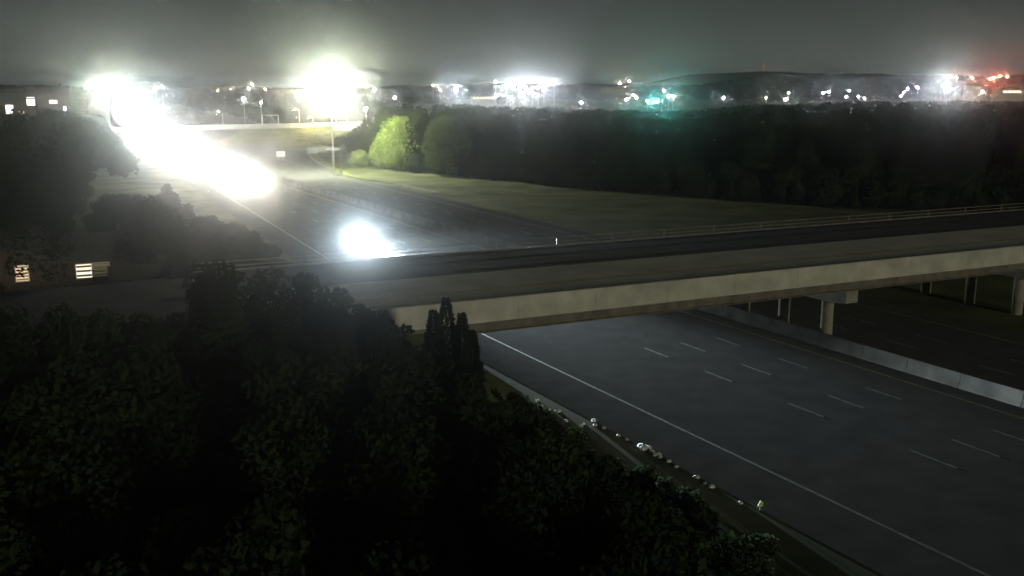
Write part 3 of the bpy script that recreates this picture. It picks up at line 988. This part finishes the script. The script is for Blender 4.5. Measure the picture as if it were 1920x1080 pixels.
# trees on the left, up to the far overpass
for _ in range(5000):
    y = RND.uniform(100, 480) if RND.random() < 0.8 else RND.uniform(480, 760)
    x = RND.uniform(-0.62 * y - 10, -0.1 * y)
    o, i = med_offset(x, y)
    w = RND.uniform(6, 10)
    if o > -25 - w * 0.5 or in_bridge(x, y, 3): continue
    if any((x - a) ** 2 + (y - b) ** 2 < (0.44 * (w + c)) ** 2 for a, b, _, c in TREES['left']): continue
    h = min(RND.uniform(11, 21), allowed_h(x, y, w, left_prof) * RND.uniform(0.9, 1.0) - ground_z(x, y))
    if blocks(x, y, w, h):
        h = min(h, dp(proj(x, y, 4)[0], 364, y).z * 0.97) if y < 225 else 0
    if h < 2: continue
    if blocks(x, y, w, h): continue
    TREES['left'].append((x, y, h, min(w, h * 1.0)))
# woods on the right of the highway
for _ in range(9000):
    y = 150 + 560 * RND.random() ** 1.7
    x = RND.uniform(-0.22 * y, 0.60 * y)
    o, i = med_offset(x, y)
    front = np.interp(x, [-60, -20, 20, 60, 120, 400], [262, 246, 205, 176, 160, 140])
    w = RND.uniform(7, 11)
    if o < FAR_EDGE[i] + 8 + w * 0.5 or y < front + w * 0.5: continue
    if y > 372 and x < -25: continue
    if any((x - a) ** 2 + (y - b) ** 2 < (0.45 * (w + c)) ** 2 for a, b, _, c in TREES['right']): continue
    h = min(RND.uniform(12, 20), allowed_h(x, y, w, right_prof) * RND.uniform(0.86, 1.0) - ground_z(x, y))
    if h < 3.5 or np.min(np.hypot(LAMP_XY[:, 0] - x, LAMP_XY[:, 1] - y)) < 22: continue
    TREES['right'].append((x, y, h, min(w, h * 1.05)))
# low growth along the edge of the woods and along the near road's edge
for _ in range(420):
    x = RND.uniform(-25, 190)
    front = float(np.interp(x, [-60, -20, 20, 60, 120, 400], [262, 246, 205, 176, 160, 140]))
    y = front + RND.uniform(-3, 5)
    o, i = med_offset(x, y)
    if o < FAR_EDGE[i] + 8: continue
    h = RND.uniform(2.0, 7.0)
    TREES['right'].append((x, y, h, h * RND.uniform(0.8, 1.3)))
for i in range(0, len(MED)):
    if not -10 < MED[i, 1] < 125: continue
    for k in range(9):
        p = MED[i] + NRM[i] * RND.uniform(29.3, 36.0) + tan[i] * RND.uniform(0, 6)
        if in_bridge(p[0], p[1], 0.5): continue
        w = RND.uniform(1.2, 2.2)
        h = min(RND.uniform(0.7, 2.2), allowed_h(p[0], p[1], w, near_prof))
        if h > 0.35: TREES['near'].append((p[0], p[1], h, w))
# far tree cover up to the skyline
for _ in range(2400):
    y = 430 + 1300 * RND.random() ** 1.3
    x = RND.uniform(-0.60 * y, 0.60 * y)
    o, i = med_offset(x, y)
    if abs(o) < 45 and y < 1100: continue
    if o > 0 and y < 900 and x > -0.12 * y: continue
    w = RND.uniform(10, 20) * (0.7 + y / 2500)
    gz = ground_z(x, y)
    h = min(RND.uniform(11, 19), allowed_h(x, y, w, far_prof) * 1.0 - gz) 
    if h < 3: continue
    if np.min(np.hypot(LAMP_XY[:, 0] - x, LAMP_XY[:, 1] - y)) < 26: continue
    if any(math.hypot(x - a, y - b) < 60 for a, b in ((hb.x, hb.y), (b2.x, 440), (b3.x, 375))): continue
    TREES['far'].append((x, y, h, w))
def core(h, w, low):
    # shaded inner body of a crown, so that a far crown is not see-through
    P = []
    w = w * 0.8
    nu, nv = 8, 5
    ring = lambda j, i: (math.sin(math.pi * j / nv) * math.cos(2 * math.pi * i / nu) * w * 0.40, math.sin(math.pi * j / nv) * math.sin(2 * math.pi * i / nu) * w * 0.40, h * (0.5 + low * 0.3) - math.cos(math.pi * j / nv) * h * 0.42)
    for j in range(nv):
        for i in range(nu):
            P += [ring(j, i), ring(j, i + 1), ring(j + 1, i + 1), ring(j + 1, i)]
    return np.array(P)
def forest(name, items, m, label, cover=1.25, leafk=0.0021, low=0.05):
    V = []
    for x, y, h, w in items:
        leaf = max(0.16, leafk * math.hypot(x, y))
        area = math.pi * w * (h * 0.55 + w * 0.35)
        n = int(min(2600, max(50, cover * area / (leaf * leaf * 1.1))))
        k = 14 if y < 500 else 6
        v = crown_cloud(n, tree_lobes(h, w, k, low), leaf)
        V.append(v + np.array((x, y, ground_z(x, y))))
        if y > 110: V.append(core(h, w, low) + np.array((x, y, ground_z(x, y))))
    V = np.concatenate(V)
    o = np_mesh(name, V, quads(len(V) // 4), m)
    tag(o, label, None, None, 'stuff')
    return o
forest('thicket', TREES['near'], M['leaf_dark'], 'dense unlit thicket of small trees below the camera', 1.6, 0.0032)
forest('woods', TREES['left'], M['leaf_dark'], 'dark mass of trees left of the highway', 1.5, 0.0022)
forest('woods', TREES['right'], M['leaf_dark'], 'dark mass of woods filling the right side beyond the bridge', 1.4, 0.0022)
forest('woods', TREES['far'], M['leaf_far'], 'low far tree line along the horizon', 1.3, 0.0018)
print('TREES', {k: len(v) for k, v in TREES.items()})

# ------------------------------------------------------------------ houses with lit windows among the left trees
def house(base, rz, size, wall_m, label, windows, roof_h=2.0):
    root = empty('house', base, rz)
    tag(root, label, 'house')
    lx, ly, lz = size
    MB().box((0, ly / 2, lz / 2), (lx, ly, lz)).build('wall', wall_m, root)
    mb = MB()
    ov = 0.45
    mb.v = [(-lx / 2 - ov, -ov, lz - 0.1), (lx / 2 + ov, -ov, lz - 0.1), (lx / 2 + ov, ly / 2, lz + roof_h), (-lx / 2 - ov, ly / 2, lz + roof_h), (-lx / 2 - ov, ly + ov, lz - 0.1), (lx / 2 + ov, ly + ov, lz - 0.1),
            (-lx / 2 - ov, -ov, lz + 0.06), (lx / 2 + ov, -ov, lz + 0.06), (lx / 2 + ov, ly / 2, lz + roof_h + 0.16), (-lx / 2 - ov, ly / 2, lz + roof_h + 0.16), (-lx / 2 - ov, ly + ov, lz + 0.06), (lx / 2 + ov, ly + ov, lz + 0.06)]
    mb.f = [(1, 0, 3, 2), (2, 3, 4, 5), (6, 7, 8, 9), (9, 8, 11, 10), (0, 1, 7, 6), (4, 10, 11, 5), (1, 2, 8, 7), (2, 5, 11, 8), (0, 6, 9, 3), (3, 9, 10, 4)]
    rf = mb.build('roof', M['roof'], root)
    MB().box((lx * 0.25, ly * 0.6, lz + roof_h), (0.7, 0.7, 1.6)).build('chimney', M['brick'], rf)
    MB().loft([[(x, -0.0, lz - 0.1), (x, ly, lz - 0.1), (x, ly / 2, lz + roof_h - 0.02)] for x in (-lx / 2, -lx / 2 + 0.1)]).build('gable', wall_m, root)
    MB().loft([[(x, -0.0, lz - 0.1), (x, ly, lz - 0.1), (x, ly / 2, lz + roof_h - 0.02)] for x in (lx / 2 - 0.1, lx / 2)]).build('gable', wall_m, root)
    for cx, cz, w, h, col, st, slats in windows:
        wn = MB().box((cx, -0.015, cz), (w, 0.03, h)).build('window', glow('lit_pane', col, st), root)
        mb = MB()
        for x in (-w / 2 - 0.05, w / 2 + 0.05): mb.box((cx + x, -0.03, cz), (0.1, 0.1, h + 0.2))
        for z in (-h / 2 - 0.05, h / 2 + 0.05): mb.box((cx, -0.03, cz + z), (w + 0.0, 0.1, 0.1))
        mb.build('frame', M['trim'], wn)
        for i in range(slats):
            z = cz - h / 2 + h * (i + 0.5) / slats
            MB().box((cx, -0.06, z), (w - 0.04, 0.02, h / slats * 0.45)).build('blind_slat', M['slat'], wn)
    return root
def facing(p): return math.atan2(p.x, p.y) * -1
h1 = dp(35, 517, 98.0)
house((h1.x - 3, h1.y, 0), facing(h1), (11, 8, max(4.6, h1.z + 1.4)), M['brick'], 'dark house at the far left with a small blind-covered window',
      [(3.0, h1.z, 1.15, 1.6, (1.0, 0.74, 0.42), 0.9, 5)])
h2 = dp(172, 507, 103.0)
p3 = dp(258, 552, 91.0)
house((h2.x, h2.y, 0), facing(h2), (13, 9, h2.z + 1.3), M['brick'], 'dark house whose wide picture window glows among the trees',
      [(-0.75, h2.z, 1.5, 1.45, (1.0, 0.90, 0.70), 1.3, 3), (0.95, h2.z + 0.05, 1.5, 1.35, (0.62, 0.60, 0.33), 0.12, 4)])
house((p3.x + 1.0, p3.y, 0), facing(p3), (6, 5, 3.0), M['brick'], 'small dark outbuilding with a dim warm strip window',
      [(-1.0, p3.z, 1.3, 0.6, (1.0, 0.80, 0.46), 0.42, 3)], 1.2)
# far-left house lights between the trees
for px, py, d, lst, lab in ((32, 205, 330, [(-2.2, 3.2, 2.2, 2.8, (1.0, 0.93, 0.85), 2.5, 0), (1.0, 2.0, 2.0, 1.2, (1.0, 0.9, 0.6), 1.2, 0), (4.3, 5.8, 2.4, 2.6, (1.0, 0.95, 0.88), 2.5, 0)], 'bright house at the far left edge with glowing white windows'),
                            (100, 192, 380, [(0.0, 3.4, 2.6, 1.2, (0.95, 0.9, 1.0), 2.2, 0), (3.8, 0.9, 0.9, 1.5, (1.0, 1.0, 1.0), 2.0, 0)], 'smaller house right of the bright one with one lit window')):
    t = dp(px, py, d)
    gz = t.z - 3.2
    house((t.x, t.y, gz), facing(t), (11, 8, 6.6), M['brick'], lab, lst, 2.6)

# pale lumps added in place of headlight-lit leaf tips along the slope
fl = [(1008, 752, .35), (1016, 762, .3), (1030, 768, .3), (1046, 772, .45), (1033, 786, .4), (1062, 790, .3), (1090, 800, .3), (1094, 796, .3), (1113, 790, .4), (1116, 798, .35), (1132, 803, .3), (1160, 817, .3), (1176, 825, .25),
      (1202, 839, .55), (1208, 843, .6), (1216, 841, .45), (1222, 848, .4), (1228, 854, .4), (1236, 853, .35), (1238, 858, .3), (1254, 866, .35), (1268, 876, .3), (1307, 896, .35), (1322, 908, .3), (1334, 914, .35), (1388, 944, .3)]
fleck_meshes = []
for k in range(4):
    mb = MB()
    rings = []
    for z, r in ((0, 0.75), (0.3, 1.0), (0.62, 0.8), (0.8, 0.4)):
        rings.append([(math.cos(2 * math.pi * i / 7) * r * RND.uniform(0.75, 1.15), math.sin(2 * math.pi * i / 7) * r * RND.uniform(0.7, 1.1), z * RND.uniform(0.85, 1.1)) for i in range(7)])
    mb.loft(rings)
    fleck_meshes.append(mb.mesh('fleck_lump', M['lit_fleck']))
for k, (px, py, s_) in enumerate(fl):
    p = gp(px, py, 1.0)
    o = bpy.data.objects.new('fleck_lump', fleck_meshes[k % 4])
    q = gp(px, py, 0.0)
    o.location = (q.x, q.y, -0.03)
    o.scale = (s_ * 0.55, s_ * 0.5, s_ * 0.6)
    o.rotation_euler = (0, 0, RND.uniform(0, 6))
    C.objects.link(o)
    tag(o, 'pale lump added for a headlight-lit leaf tip along the lower road', 'rock', 'pale lit flecks along the road edge')
q = gp(1425, 957)
mk = empty('marker_post', (q.x, q.y, 0))
tag(mk, 'small yellow green marker plate at the end of the pale flecks', 'marker')
MB().box((0, 0, 0.2), (0.04, 0.03, 0.4)).build('post', M['darksteel'], mk)
MB().loft([[(-0.14, y, 0.22), (0.12, y, 0.22), (0.14, y, 0.46), (-0.02, y, 0.54)] for y in (-0.03, -0.02)]).build('plate', M['marker'], mk)

# ------------------------------------------------------------------ lights along the horizon
def hlamp(px, py, d, inten, col, lab, r=None, group=None, cat='street lamp'):
    t = dp(px, py, d)
    gz = min(ground_z(t.x, t.y), t.z - 3.0)
    a = Vector((-t.x, -t.y, 0)).normalized() * 1.2
    return street_lamp(t, gz, a, inten, col, lab, r or 0.35, group)
for px, py, d, inten, col, r, lab in far_l:
    hlamp(px, py, d, inten, col, lab, r, 'small lamps along the skyline')
# brilliant white row: floodlit lot
for k, (px, py, inten) in enumerate(row_l):
    hlamp(px, py, 700, inten * 1.6, (.86, .95, 1), ('first', 'second', 'third', 'fourth', 'fifth', 'sixth', 'seventh', 'last and highest')[k] + ' floodlight from the left in the brilliant white row', .6, 'floodlights of the brilliant white row')

# long lit canopy edge left of the white row and lit shop front at the far right
def low_shop(px0, px1, py, d, label, col, n, st, h=3.4):
    a, b = dp(px0, py, d), dp(px1, py, d)
    w = (b - a).length
    gz = min(ground_z(a.x, a.y), a.z - 2.6)
    root = empty('shop_building', ((a.x + b.x) / 2, a.y, gz), math.atan2(b.y - a.y, b.x - a.x))
    tag(root, label, 'building')
    z = a.z - gz
    MB().box((0, 5.2, (z + 1.4) / 2), (w + 3, 10, z + 1.4)).build('wall', M['siding'], root)
    MB().box((0, 5.0, z + 1.55), (w + 3.6, 11, 0.3)).build('roof', M['roof'], root)
    gm = glow('shop_window', col, st)
    for i in range(n):
        x = -w / 2 + w * (i + 0.5) / n
        p = MB().box((x, 0.16, z), (w / n * 0.72, 0.06, 1.2)).build('window', gm, root)
        MB().box((x, 0.12, z - 0.7), (w / n * 0.8, 0.12, 0.12)).build('sill', M['trim'], p)
low_shop(886, 926, 184, 640, 'low building left of the white row with a warm lit window band', (1.0, .80, .52), 6, 1.2)
low_shop(1880, 1916, 172, 620, 'long low shop with yellow lit windows at the right edge', (1.0, .93, .62), 4, 2.2)
low_shop(1822, 1838, 164, 760, 'small dim shop front below the red light', (1.0, .85, .55), 2, .5)

# traffic signal, red sign and radio mast
t = dp(1230, 191, 520)
root = empty('traffic_signal', (t.x, t.y, ground_z(t.x, t.y)))
tag(root, 'green traffic signal glowing on the dark skyline', 'traffic signal')
z = t.z - root.location.z
MB().tube((3.0, 0, 0), (3.0, 0, z + 0.6), 0.14, 0.1, 8).build('pole', M['galv'], root)
MB().tube((3.0, 0, z + 0.4), (-1.6, 0, z + 0.5), 0.08, 0.06, 8).build('mast_arm', M['galv'], root)
for x in (-0.9, 0.7):
    hd = MB().box((x, 0, z + 0.35), (0.42, 0.3, 1.2)).build('signal_head', M['blackplastic'], root)
    lens_disc(MB(), (x, -0.17, z - 0.05), (0, -1, -0.1), 0.2).build('green_lens', glow('green_lens', GRN, 16000 if x < 0 else 9000), hd)
    for dz in (0.35, 0.72):
        lens_disc(MB(), (x, -0.17, z - 0.05 + dz), (0, -1, -0.1), 0.15).build('dark_lens', M['glass'], hd)
t = dp(1860, 147, 640)
root = empty('red_sign', (t.x, t.y, ground_z(t.x, t.y)))
tag(root, 'glowing red sign on a post at the upper right', 'sign')
z = t.z - root.location.z
MB().tube((0, 0.2, 0), (0, 0.2, z), 0.2, 0.16, 8).build('post', M['darksteel'], root)
bx = MB().box((0, 0, z), (4.4, 0.3, 1.5)).build('sign_box', M['blackplastic'], root)
MB().loft([[(-1.9, y, z - 0.55), (0.9, y, z - 0.15), (1.9, y, z + 0.55), (-0.7, y, z + 0.3)] for y in (-0.2, -0.16)]).build('lit_panel', glow('red_panel', RED, 1300), bx)
t = dp(1432, 120, 1500)
bz = ground_z(t.x, 1500)
root = empty('radio_mast', (t.x, 1500, bz))
tag(root, 'thin radio mast with faint red lights on the skyline', 'radio mast')
z = t.z - bz
for i in range(3):
    a_ = i * 2.094
    MB().tube((math.cos(a_) * 0.9, math.sin(a_) * 0.9, 0), (math.cos(a_) * 0.5, math.sin(a_) * 0.5, z), 0.12, 0.08, 6).build('lattice_leg', M['darksteel'], root)
for i in range(16):
    zz = z * i / 16
    MB().tube((0.85, 0, zz), (-0.45, 0.7, zz + z / 16), 0.06, 0.06, 5).build('lattice_brace', M['darksteel'], root)
for f_ in (0.95, 0.75, 0.52):
    MB().tube((0, -0.9, z * f_), (0, -0.9, z * f_ + 0.9), 0.4, 0.4, 8).build('warning_light', glow('mast_red', RED, 6), root)

# ------------------------------------------------------------------ haze
HZ_TOP = 78.0
o = MB().box((0, 0, (HZ_TOP - 1.4) / 2), (13000, 13000, HZ_TOP + 1.4)).build('bloom_mist', None)  # air volume added to imitate lens bloom round the lamps
m = bpy.data.materials.new('bloom_mist')
m.use_nodes = True
n = m.node_tree
n.nodes.clear()
pv = n.nodes.new('ShaderNodeVolumePrincipled')
pv.inputs['Color'].default_value = (0.97, 0.98, 1.0, 1)
pv.inputs['Density'].default_value = 3.0e-4
pv.inputs['Anisotropy'].default_value = 0.97
oo = n.nodes.new('ShaderNodeOutputMaterial')
n.links.new(pv.outputs[0], oo.inputs['Volume'])
pv.inputs['Density Attribute'].default_value = ''
pv.inputs['Color Attribute'].default_value = ''
pv.inputs['Temperature Attribute'].default_value = ''
m.cycles.homogeneous_volume = True
m.cycles.volume_sampling = 'MULTIPLE_IMPORTANCE'
o.data.materials.append(m)
tag(o, 'thin mist added to give the lamps their bloom', kind='stuff')
